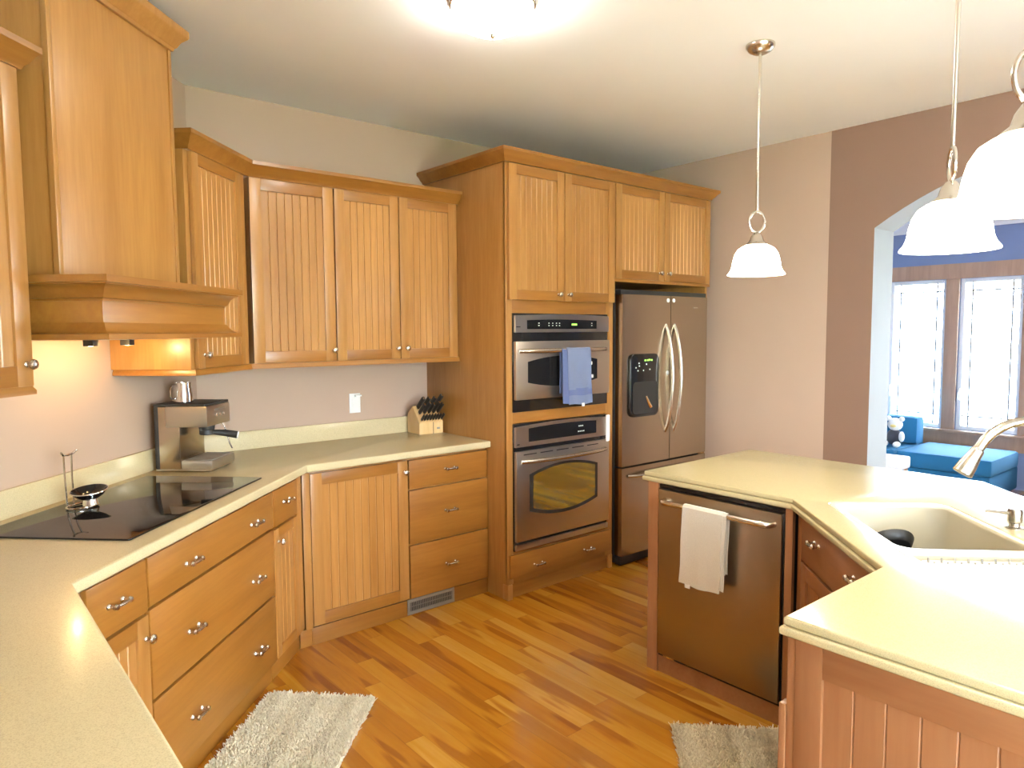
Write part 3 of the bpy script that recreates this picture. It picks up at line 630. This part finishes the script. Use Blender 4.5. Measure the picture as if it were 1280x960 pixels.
m._merge(bowl(b1, .902, .715, .965, 0)); m._merge(bowl(b2, .902, .78, .96, 0))
sinkpart(m, 'basin', SINKM)
m = MB(); m.lathe([(.045, .7155), (.045, .7185), (.03, .7185), (.028, .7165), (0, .7165)], ((2.40+1.6)/R2*0 + (2.40+1.13)/R2, (2.40-1.13)/R2, 0), 24); sinkpart(m, 'drain', CHROME)
# dish rack in the small bowl
rc = Vector(((2.026+1.1366)/R2, (2.026-1.1366)/R2, .7805))
T = thing('dish_rack', 'white prong rack sitting in the small side bowl of the sink', 'dish rack', tuple(rc), A45); 
m = MB(); m.plate(rrect(-.040, .040, -.160, .160, .02), [], .880, .893, .004); 
for k in range(9):
    for xx in (-.016, .018): m.box(xx-.0025, xx+.0025, -.145+k*.036-.0025, -.145+k*.036+.0025, .785, .881)
m.build('tray', WHITE, T)
m = MB()
for k in range(9):
    for xx in (-.020, .014): m.tube([(xx, -.144+k*.036, .892), (xx+.002, -.144+k*.036, .906)], [.0034, .0024], 8)
m.build('prongs', VENTM, T)
# black pan in the big bowl
T = thing('frying_pan', 'small black pan leaning inside the large sink bowl', 'pan', (2.565, 1.005, .722), 0)
ROOTZ[T.name] = 0
tilt = Matrix.Rotation(A45+math.pi, 4, 'Z') @ Matrix.Rotation(math.radians(-48), 4, 'Y')
m = MB(); m.lathe([(0, 0), (.058, 0), (.066, .006), (.078, .026), (.080, .027), (.080, .024), (.068, .003), (.060, -.003), (0, -.003)], (0, 0, .064), 32, tilt, caps=False); m.build('pan_body', BLACKM, T)
hp_ = (Matrix.Translation((0, 0, .064)) @ tilt)
m = MB(); m.tube([hp_ @ Vector(p) for p in ((.0, -.076, .024), (.0, -.095, .026), (.0, -.112, .027))], [.009, .009, .010], 10); m.build('handle', BLACKM, T)
# faucet
fb = Vector((2.66, .517, CT))
T = thing('faucet', 'brushed nickel gooseneck faucet with pull-down head, behind the sink', 'faucet', tuple(fb), math.radians(135))
# local +x points to the sink (-1,1)
MB().lathe([(.028, 0), (.028, .004), (.024, .010), (.019, .016), (.018, .05), (.016, .055), (.014, .06)], (0, 0, CT), 24).build('base', FAUCETM, T)
p = [(0, 0, CT+.05), (0, 0, CT+.12), (0, 0, CT+.19)]
Rr = .152; zc_ = 1.118
for k in range(0, 14): a = math.pi-math.pi*(k/13)*.86; p.append((Rr+Rr*math.cos(a), 0, zc_+Rr*math.sin(a)))
MB().tube(p, .0145, 16).build('spout', FAUCETM, T)
q0, q1 = Vector(p[-1]), Vector(p[-1])-Vector(p[-2]); q1.normalize()
MB().tube([q0-q1*.002, q0+q1*.004, q0+q1*.005, q0+q1*.02, q0+q1*.055, q0+q1*.085, q0+q1*.088], [.015, .019, .019, .020, .026, .029, .026], 18).build('spray_head', FAUCETM, T)
MB().tube([(0, -.018, CT+.035), (0, -.04, CT+.045), (0, -.10, CT+.075)], [.009, .007, .006], 10).build('lever', FAUCETM, T)
T = thing('soap_dispenser', 'brushed nickel soap dispenser with flat spout behind the sink', 'soap dispenser', (2.647, .669, CT), math.radians(138))
MB().lathe([(.027, 0), (.027, .003), (.016, .007), (.015, .016), (.020, .020), (.021, .028), (.021, .056), (.018, .062), (0, .063)], (0, 0, CT), 22).build('pump', FAUCETM, T)
MB().tube([(.01, 0, CT+.047), (.05, 0, CT+.052), (.088, 0, CT+.056), (.092, 0, CT+.054)], [.0055, .005, .0045, .003], 10).build('nozzle', FAUCETM, T)
# dishwasher
T = thing('dishwasher', 'stainless built-in dishwasher with a cream towel on its bar handle', 'dishwasher', (2.500, 1.965, 0), -math.pi/2)
MB().box(.004, .596, .024, .58, .10, .862, .002).build('tub', BLACKM, T)
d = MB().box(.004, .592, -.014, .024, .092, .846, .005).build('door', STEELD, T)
MB().box(.0, .598, .0, .02, .848, .866, .001).build('gasket', BLACK, T); MB().box(.592, .600, .0, .02, .092, .848, .001).build('side_gap', BLACK, T)
p = [(.040, -.012, .800), (.044, -.035, .800), (.062, -.052, .800), (.10, -.056, .801), (.30, -.058, .803), (.50, -.056, .801), (.538, -.052, .800), (.556, -.035, .800), (.560, -.012, .800)]
MB().tube(p, .0125, 14).build('handle', NICKEL, d)
MB().box(.0, .60, .0, .018, .078, .092, .001).build('toe_gap', BLACK, T); MB().box(.03, .09, -.004, .012, .079, .090, .001).build('badge', CHROME, T)
# island shell and cabinets
T = thing('island_enclosure', 'maple end post and back panels enclosing the island', 'island', (2.51, 2.04, 0), 0)
def shell(poly, z0, z1, nm, M_):
    MB().poly([(x-2.51, y-2.04) for x, y in poly], 'z', z0, z1).build(nm, M_, T)
shell([(2.494, 1.968), (2.494, 2.024), (2.515, 2.024), (2.515, 1.968)], .0, .869, 'post', IV)
shell([(2.515, 2.002), (2.515, 2.024), (3.34, 2.024), (3.34, 2.002)], .0, .869, 'end_panel', IV)
shell([(3.318, .985), (3.318, 2.002), (3.34, 2.002), (3.34, .976)], .0, .869, 'back_panel', IV)
shell([(2.26, -.082), (3.318, .976), (3.34, .976), (2.27, -.094)], .0, .869, 'diagonal_back', IV)
shell([(1.485, -.105), (1.485, -.083), (2.26, -.083), (2.27, -.105)], .0, .869, 'side_panel', IV)
shell([(2.502, 1.345), (2.502, 1.966), (2.520, 1.966), (2.520, 1.345)], .0, .077, 'toe_kick', IH)
shell([(2.496, 1.333), (2.496, 1.362), (2.516, 1.362), (2.516, 1.333)], .0, .869, 'filler_strip', IV)
CS = -1.188
T = thing('sink_base_cabinet', 'maple diagonal cabinet under the island sink', 'cabinet', ((2.712*R2-CS)/2, (2.712*R2+CS)/2, 0), -math.radians(135))
Lx = 2.712-1.925
m = MB(); m.box(0, .022, .020, .30, .088, .868).box(Lx-.022, Lx, .020, .20, .088, .868).box(.022, Lx-.022, .020, .36, .088, .11).box(.0, .045, .003, .021, .088, .868, .002).box(.0+.045, Lx, .012, .021, .088, .868)
m.build('carcass', IV, T); MB().box(.02, Lx, .05, .07, 0, .087, .001).build('toe_kick', IH, T)
drawer(T, .05, Lx-.02, .695, .860, 0, [(.218, .800), (.57, .800)], M=IH, w=.045)
door(T, .05, .05+(Lx-.07)/2-.002, .10, .685, 0, (.05+(Lx-.07)/2-.03, .64), V=IV, H=IH, bead=2); door(T, .05+(Lx-.07)/2+.002, Lx-.02, .10, .685, 0, (.05+(Lx-.07)/2+.03, .64), V=IV, H=IH, bead=2)
T = thing('island_end_cabinet', 'maple island cabinet with a framed beadboard end panel under the near counter corner', 'cabinet', (1.462, .768, 0), -math.pi/2)
MB().box(0, .845, .0215, .42, .0, .868, .001).build('carcass', IV, T)
fr = .062
m = MB(); m.box(0, fr, 0, .021, .0, .868, .002).box(.845-fr, .845, 0, .021, 0, .868, .002).box(fr, .845-fr, 0.0005, .021, 0, .14, .002, 1).box(fr, .845-fr, .0005, .021, .79, .868, .002, 1)
d = m.build('end_panel', [IV, IH], T)
n = 11; x0_, x1_ = fr-.001, .845-fr+.001; pp = [(x0_, .010)]
for k in range(1, n):
    xx = x0_+(x1_-x0_)*k/n; pp += [(xx-.0028, .010), (xx, .0128), (xx+.0028, .010)]
pp += [(x1_, .010), (x1_, .0205), (x0_, .0205)]
MB().poly(pp, 'z', .139, .791).build('beadboard', IV, d, 20)
MB().box(-.020, -.001, .004, .30, .0, .868, .002).build('front_frame', IV, T); MB().box(-.036, -.0205, .0, .03, 0, .70, .002).build('door_edge', IV, T)

# ------------------------------------------------------------------ towels, rugs
def drape(u0, u1, ybar, zbar, rb, zf, zb, seed=0, wav=.003, lean=.0):
    Lf, Lb = zbar-zf, zbar-zb
    def f(u, v):
        tot = Lb+math.pi*rb+Lf; d = v*tot
        if d < Lb: y, z = ybar+rb, zb+d
        elif d < Lb+math.pi*rb:
            a = (d-Lb)/rb; y, z = ybar+rb*math.cos(a), zbar+rb*math.sin(a)
        else: y, z = ybar-rb, zbar-(d-Lb-math.pi*rb)
        h = max(0, (zbar-z)); s_ = math.sin(u*9+seed)*math.sin(u*4.3+1.7*seed)
        sg = -1 if y < ybar else .15
        y += sg*wav*(s_+.6)*min(1, h*5)
        x = u0+(u1-u0)*u + lean*h + .003*math.sin(z*23+seed)*min(1, h*4)
        z += (.004*math.sin(u*7+seed))*min(1, h*3)
        return Vector((x, y, z))
    return f
T = thing('dish_towel', 'cream towel folded over the dishwasher handle', 'towel', (2.556-.112+.0, 1.68, .47), -math.pi/2)
T.location = (2.442, 1.965, .47); 
m = MB(); m.sheet(drape(.178, .372, 0, .803, .0165, .478, .55, 1, .004, -.03), 18, 44, .005); m.build('front_fold', TOWELW, T)
m = MB(); m.sheet(drape(.176, .386, 0, .803, .0145, .492, .56, 2.2, .002, -.03), 18, 44, .0035); m.build('rear_fold', TOWELW, T)
MB().box(.196, .222, -.019, -.017, .464, .482).build('care_tag', WHITE, T)
T = thing('dish_towel', 'blue towel hung over the upper oven handle', 'towel', (TX, TY-.066, 1.11), 0)
m = MB(); fB = drape(.392, .588, 0, 1.437, .0155, 1.112, 1.16, .5, .004, .03); m.sheet(fB, 16, 60, .005); o = m.build('front_fold', [TOWELB, TOWELD], T)
for p_ in o.data.polygons:
    zc2 = p_.center.z+1.11
    if 1.165 < zc2 < 1.205 and p_.center.y < 0: p_.material_index = 1
m = MB(); m.sheet(drape(.352, .575, 0, 1.437, .0130, 1.120, 1.18, 1.9, .003, .012), 16, 50, .003); m.build('rear_fold', TOWELD, T)
MB().box(.508, .530, -.021, -.0185, 1.098, 1.118).build('care_tag', WHITE, T, label='white care tag'); 
m = MB(); m.box(.592, .606, -.012, .004, 1.345, 1.365, .003).box(.602, .616, -.012, .004, 1.265, 1.285, .003); m.build('hem_loops', WHITE, T)

def rug(nm, lab, loc, rot, wx, ly, n):
    T = thing(nm, lab, 'rug', loc, rot)
    MB().box(-wx/2, wx/2, -ly/2, ly/2, 0, .010, .003).build('backing', RUGM, T)
    b = bmesh.new(); rnd = random.Random(hash(lab) % 1000 if False else len(lab))
    for k in range(n):
        x = rnd.uniform(-wx/2-.004, wx/2+.004); y = rnd.uniform(-ly/2-.004, ly/2+.004); a = rnd.uniform(0, 6.283); h = rnd.uniform(.012, .022); w_ = rnd.uniform(.0028, .0048)
        lx, ly_ = rnd.gauss(0, .008), rnd.gauss(0, .008); ca, sa = math.cos(a)*w_, math.sin(a)*w_
        v = [b.verts.new((x-ca, y-sa, .006)), b.verts.new((x+ca, y+sa, .006)), b.verts.new((x+lx+ca*.5, y+ly_+sa*.5, .006+h)), b.verts.new((x+lx-ca*.5, y+ly_-sa*.5, .006+h))]
        b.faces.new(v)
    m = MB(); m.bm.free(); m.bm = b; o = m.build('pile', RUGM, T, 0); o['kind'] = 'stuff'; return T
# first rug lies along the cooktop run; second in front of the sink
def world_sc(s, c): return (*sc(s, c), .0005)
rug('rug', 'cream shag rug in front of the cooktop drawers', world_sc((2.795+2.03)/2, (1.831+1.185)/2), A45, 2.795-2.03, .452, 26000)
rug('rug', 'cream shag rug in front of the dishwasher and sink', world_sc((2.683+1.95)/2, (-.533-1.115)/2), A45, 2.683-1.95, .405, 24000)

# ------------------------------------------------------------------ small things on the counters
ang = math.radians(48)
T = thing('espresso_machine', 'stainless espresso machine in the counter corner by the cooktop', 'espresso machine', (.958, 3.520, CT), ang)
# local x across (0.24), -y to the user
MB().box(-.118, .118, -.005, .102, CT+.012, CT+.300, .006).build('rear_body', STEELV, T)
MB().box(-.120, .120, .090, .116, CT+.010, CT+.302, .01).build('back_shell', BLACKM, T)
hd = MB().box(-.120, .120, -.135, .060, CT+.206, CT+.302, .006).build('head', STEEL, T)
MB().box(-.125, .125, -.128, .112, CT+.3025, CT+.313, .004).build('cup_tray', BLACKM, T)
m = MB()
for k in range(3): m.lathe([(.008, 0), (.008, .004), (.006, .006), (0, .006)], (-.03+.035*k, -.136, CT+.255), 14, FRONT)
m.build('buttons', CHROME, hd); MB().box(-.045, .06, -.1365, -.1352, CT+.276, CT+.284).build('badge', VENTM, hd)
MB().lathe([(.034, 0), (.036, .012), (.036, .022), (.030, .026)], (0, -.075, CT+.181), 24).build('group_head', BLACKM, T)
pf = MB().lathe([(.030, 0), (.034, .004), (.034, .022), (.028, .026)], (0, -.075, CT+.157), 24).tube([(0, -.105, CT+.168), (.02, -.15, CT+.162), (.035, -.205, CT+.150)], [.012, .016, .018], 14).build('portafilter', BLACKM, T)
MB().tube([(.0352, -.2055, CT+.150), (.0365, -.2095, CT+.149)], .0180, 16).build('handle_cap', WHITE, pf)
MB().box(-.122, .122, -.145, .112, CT+.004, CT+.012, .003).build('base', STEEL, T)
MB().box(-.118, .118, -.150, -.006, CT+.012, CT+.052, .006).build('drip_tray', TRAYM, T)
m = MB(); m.box(-.105, .105, -.135, -.018, CT+.052, CT+.0545, .001); m.build('drip_grate', VENTM, T)
for sx in (-1, 1):
    for sy in (-.12, .09): MB().lathe([(.012, 0), (.012, .004)], (sx*.095, sy, CT), 12).build('foot', BLACKM, T)
MB().tube([(.085, -.110, CT+.210), (.088, -.125, CT+.17), (.095, -.14, CT+.10), (.100, -.150, CT+.075)], .004, 8).build('steam_wand', CHROME, T)
T = thing('milk_pitcher', 'small polished steel pitcher on top of the espresso machine', 'pitcher', (.928, 3.520, CT+.3135), math.radians(200))
z = CT+.3135
MB().lathe([(.040, 0), (.043, .003), (.042, .03), (.036, .07), (.037, .092), (.035, .092), (.034, .07), (.039, .03), (.038, .005), (0, .005)], (0, 0, z), 28).build('cup', CHROME, T)
MB().tube([(.036, 0, z+.080), (.056, 0, z+.080), (.066, 0, z+.066), (.066, 0, z+.030), (.058, 0, z+.018), (.041, 0, z+.020)], .0035, 10).build('handle', CHROME, T)

T = thing('spoon_rest', 'chrome utensil stand with a shallow black bowl on the cooktop', 'spoon rest', (.395, 2.962, CT+.0072), A45)
z = CT+.0072
MB().tube([(.0+.055*math.cos(a*math.pi/12), -.03+.045*math.sin(a*math.pi/12), z+.005) for a in range(24)], .004, 8, closed=True).build('base_ring', CHROME, T)
for sx in (-.018, .018):
    MB().tube([(sx, .015, z+.004), (sx, .018, z+.10), (sx*1.1, .018, z+.190)], .0035, 8).build('post', CHROME, T)
MB().tube([(-.040, .010, z+.205), (-.026, .016, z+.194), (0, .018, z+.190), (.026, .016, z+.194), (.040, .010, z+.205)], .004, 8).build('top_bar', CHROME, T)
tb = Matrix.Rotation(math.radians(-8), 4, 'Y')
bo = MB().lathe([(0, 0), (.026, .003), (.046, .016), (.058, .033), (.062, .035), (.058, .037), (.044, .021), (.024, .009), (0, .007)], (.018, -.050, z+.026), 32, tb, caps=False).build('bowl', BLACK, T)
MB().tube([tuple(Matrix.Translation((.018, -.050, z+.026)) @ tb @ Vector((.061*math.cos(a*math.pi/16), .061*math.sin(a*math.pi/16), .035))) for a in range(32)], .0022, 6, closed=True).build('rim', CHROME, bo)
MB().tube([(.018, -.050, z+.006), (.018, -.050, z+.028)], [.028, .022], 18).build('pedestal', CHROME, T)

# knife block
KA = math.radians(-4); kloc = (2.333, 3.688, CT)
T = thing('knife_block', 'pale wood knife block against the oven tower', 'knife block', kloc, KA)
KW, KD = .168, .160
z = CT
# side profile in (y, z): front at y=0 (towards room), low step in front, tall slanted slot face behind
prof = [(0, 0), (0, .072), (.026, .105), (.030, .107), (.088, .172), (.150, .125), (.158, .10), (.158, 0)]
MB().poly([(y, z+zz) for y, zz in prof], 'x', 0, KW, bv=.002).build('block', BLOCKW, T)
MB().box(.096, .100, -.0006, .002, z+.0, z+.072).build('seam', BLACKM, T); MB().box(.124, .146, -.0012, .0002, z+.026, z+.038, .0004).build('emblem', VENTM, T)
Mk = Matrix.Translation(kloc) @ Matrix.Rotation(KA, 4, 'Z')
def knife(p, dirv, Lh, w_, lab, grp, steelh=False):
    p = Vector(p); dirv = Vector(dirv).normalized()
    P0 = Mk @ p; dW = (Mk.to_3x3() @ dirv).normalized()
    o = thing('knife', lab, 'knife', tuple(P0), 0, grp); ROOTZ[o.name] = 0
    X = Vector((1, 0, 0)); X = (Mk.to_3x3() @ X)
    Yv = dW.cross(X).normalized()
    fr_ = Matrix((( X.x, Yv.x, dW.x, 0), (X.y, Yv.y, dW.y, 0), (X.z, Yv.z, dW.z, 0), (0, 0, 0, 1)))
    MB().box(-w_*.5, w_*.5, -w_*.85, w_*.85, .001, .012, .0015, M=fr_).build('bolster', CHROME, o)
    MB().box(-w_*.55, w_*.55, -w_*.95, w_*.95, .012, Lh, .003, M=fr_).build('handle', BLACKM, o)
    MB().box(-w_*.3, w_*.3, -w_*.7, w_*.7, Lh, Lh+.003, .0008, M=fr_).build('end_cap', CHROME, o)
nslot = Vector((.05, -.74, .67)); ordn = ['first', 'second', 'third', 'fourth', 'fifth', 'sixth', 'seventh', 'eighth']
for k in range(8):
    knife((.014+k*.0200, .006, .084), (.03, -.74, .67), .062, .0085, ordn[k]+' short black-handled knife from the wall side in the front row of the block', 'steak knives in the block')
for k in range(5):
    knife((.020+k*.032, .044, .124), nslot, .098 + .012*(k % 2), .0120, ordn[k]+' knife from the wall side in the middle row of the block', 'large knives in the block')
for k in range(4):
    knife((.024+k*.040, .072, .155), nslot, .108+.02*(k == 3), .0135, ordn[k]+' knife from the wall side in the top row of the block', 'large knives in the block')

# outlet
T = thing('wall_outlet', 'white electrical outlet plate above the corner counter', 'outlet', (1.995, YB-.001, 1.06), 0)
pl = MB().box(-.036, .036, -.006, 0, 1.062, 1.180, .003).build('plate', WHITE, T)
m = MB()
for zz in (1.092, 1.130): m.box(-.017, .017, -.0085, -.0055, zz, zz+.028, .003)
m.build('receptacle', WHITE, T); MB().box(-.006, .034, -.03, -.0085, 1.162, 1.172, .003).build('plug', WHITE, T)

# ------------------------------------------------------------------ lamps
def pendant(x, y, zb, lab, ra=0):
    T = thing('pendant_light', lab, 'pendant light', (x, y, zb), 0, 'pendants over the island'); 
    MB().lathe([(.062, CZ-.001), (.062, CZ-.010), (.050, CZ-.028), (.028, CZ-.040), (.010, CZ-.044)], (x*0, 0, 0), 32).build('canopy', NICKEL, T)
    MB().tube([(0, 0, CZ-.044), (0, 0, zb+.285)], .0065, 12).build('rod', NICKEL, T)
    MB().tube([(.034*math.cos(a*math.pi/14)*math.cos(ra-.695), .034*math.cos(a*math.pi/14)*math.sin(ra-.695), zb+.236+.046*math.sin(a*math.pi/14)) for a in range(28)], .0055, 10, closed=True).build('ring', NICKEL, T)
    MB().lathe([(.006, .192), (.014, .188), (.026, .170), (.032, .150), (.044, .140), (.050, .134), (.040, .130), (0, .130)], (0, 0, zb), 28).build('cap', NICKEL, T)
    pr_ = [(.046, .131), (.060, .128), (.080, .115), (.094, .092), (.102, .062), (.106, .036), (.113, .018), (.124, .004), (.124, 0), (.120, 0), (.110, .016), (.102, .036), (.098, .062), (.090, .090), (.077, .111), (.058, .124), (.044, .127)]
    MB().lathe(pr_, (0, 0, zb), 36, caps=False).build('lamp_shade', SHADEG, T)
    light('POINT', 'pendant_bulb', (x, y, zb+.03), PEND_W, WARM, shadow_soft_size=.03)
pendant(2.906, 1.756, 1.797, 'nickel pendant lamp nearest the refrigerator, its bell shade against the beige wall')
pendant(2.225, .748, 1.770, 'nickel pendant lamp in front of the arch, above the sink', 1.25)
pendant(1.552, .397, 1.766, 'nickel pendant lamp with its bell shade cut by the frame edge')
def flush_lamp(x, y, zc, lab):
    T = thing('ceiling_light', lab, 'ceiling light', (x, y, zc-.14), 0); ROOTZ[T.name] = zc-.14
    MB().lathe([(.165, zc-.001), (.165, zc-.02), (.150, zc-.026), (0, zc-.026)], (0, 0, 0), 40).build('pan', NICKEL, T)
    MB().lathe([(.158, zc-.027), (.152, zc-.055), (.125, zc-.088), (.08, zc-.110), (.03, zc-.120), (0, zc-.121)], (0, 0, 0), 40, caps=False).build('lamp_shade', FLUSHG, T)
    MB().lathe([(.003, zc-.120), (.011, zc-.124), (.009, zc-.134), (.004, zc-.140), (0, zc-.140)], (0, 0, 0), 18).build('finial', NICKEL, T)
flush_lamp(1.735, 2.180, CZ, 'flush ceiling light with a glowing glass bowl over the kitchen floor')
flush_lamp(6.4, .9, LZ, 'added unseen ceiling light brightening the blue room')  # unseen lamp, added to brighten the room beyond the arch

# ------------------------------------------------------------------ the blue room's furniture
T = thing('sofa', 'blue upholstered sofa with a chaise seat under the windows', 'sofa', (7.35, 3.0, 0), 0)
def so(x0, x1, y0, y1, z0, z1, nm, bv=.03): return MB().box(x0-7.35, x1-7.35, y0-3.0, y1-3.0, z0, z1, bv).build(nm, SOFAB, T)
so(6.98, 7.78, 1.96, 4.4, .06, .27, 'base', .02); so(6.96, 7.72, 1.94, 2.72, .272, .42, 'seat_cushion'); so(6.96, 7.56, 2.735, 3.55, .272, .42, 'seat_cushion'); so(6.96, 7.56, 3.56, 4.38, .272, .42, 'seat_cushion')
so(7.58, 7.86, 2.80, 4.4, .275, .64, 'backrest', .03); so(7.40, 7.575, 2.70, 3.55, .425, .69, 'back_cushion', .04); so(7.40, 7.575, 3.56, 4.36, .425, .69, 'back_cushion', .04)
for xx in (7.04, 7.72):
    for yy in (2.02, 4.32): MB().box(xx-7.35-.025, xx-7.35+.025, yy-3-.025, yy-3+.025, 0, .059, .003).build('foot', BLACKM, T)
T = thing('stool', 'white padded stool in front of the blue sofa', 'stool', (6.66, 2.66, 0), 0)
MB().box(-.13, .13, -.14, .16, .30, .405, .02).build('seat', WHITE, T)
for sx in (-.1, .1):
    for sy in (-.11, .13): MB().tube([(sx, sy, .30), (sx*1.1, sy*1.1, 0)], [.016, .012], 10).build('leg', TRIMW, T)
T = thing('stuffed_toy', 'white stuffed toy in a dark outfit, seated on the blue sofa', 'stuffed toy', (7.20, 2.83, .421), 0); z = .421
MB().ball((0, 0, z+.085), .07, (.9, 1, 1.15)).build('body', PLUSHK, T); MB().ball((-.015, -.01, z+.21), .065, (1, 1, .95)).ball((-.02, .05, z+.265), .025).ball((-.02, -.07, z+.265), .025).build('head', PLUSHW, T)
MB().ball((-.10, -.06, z+.028), .035, (1.7, .8, .8)).ball((-.10, .05, z+.028), .035, (1.7, .8, .8)).build('legs', PLUSHW, T); MB().ball((-.075, -.015, z+.20), .022, (1, 1.3, .7)).build('muzzle', PLUSHY, T)
MB().ball((-.05, -.085, z+.10), .028, (1, .9, 1.8)).ball((-.05, .085, z+.10), .028, (1, .9, 1.8)).build('arms', PLUSHW, T)
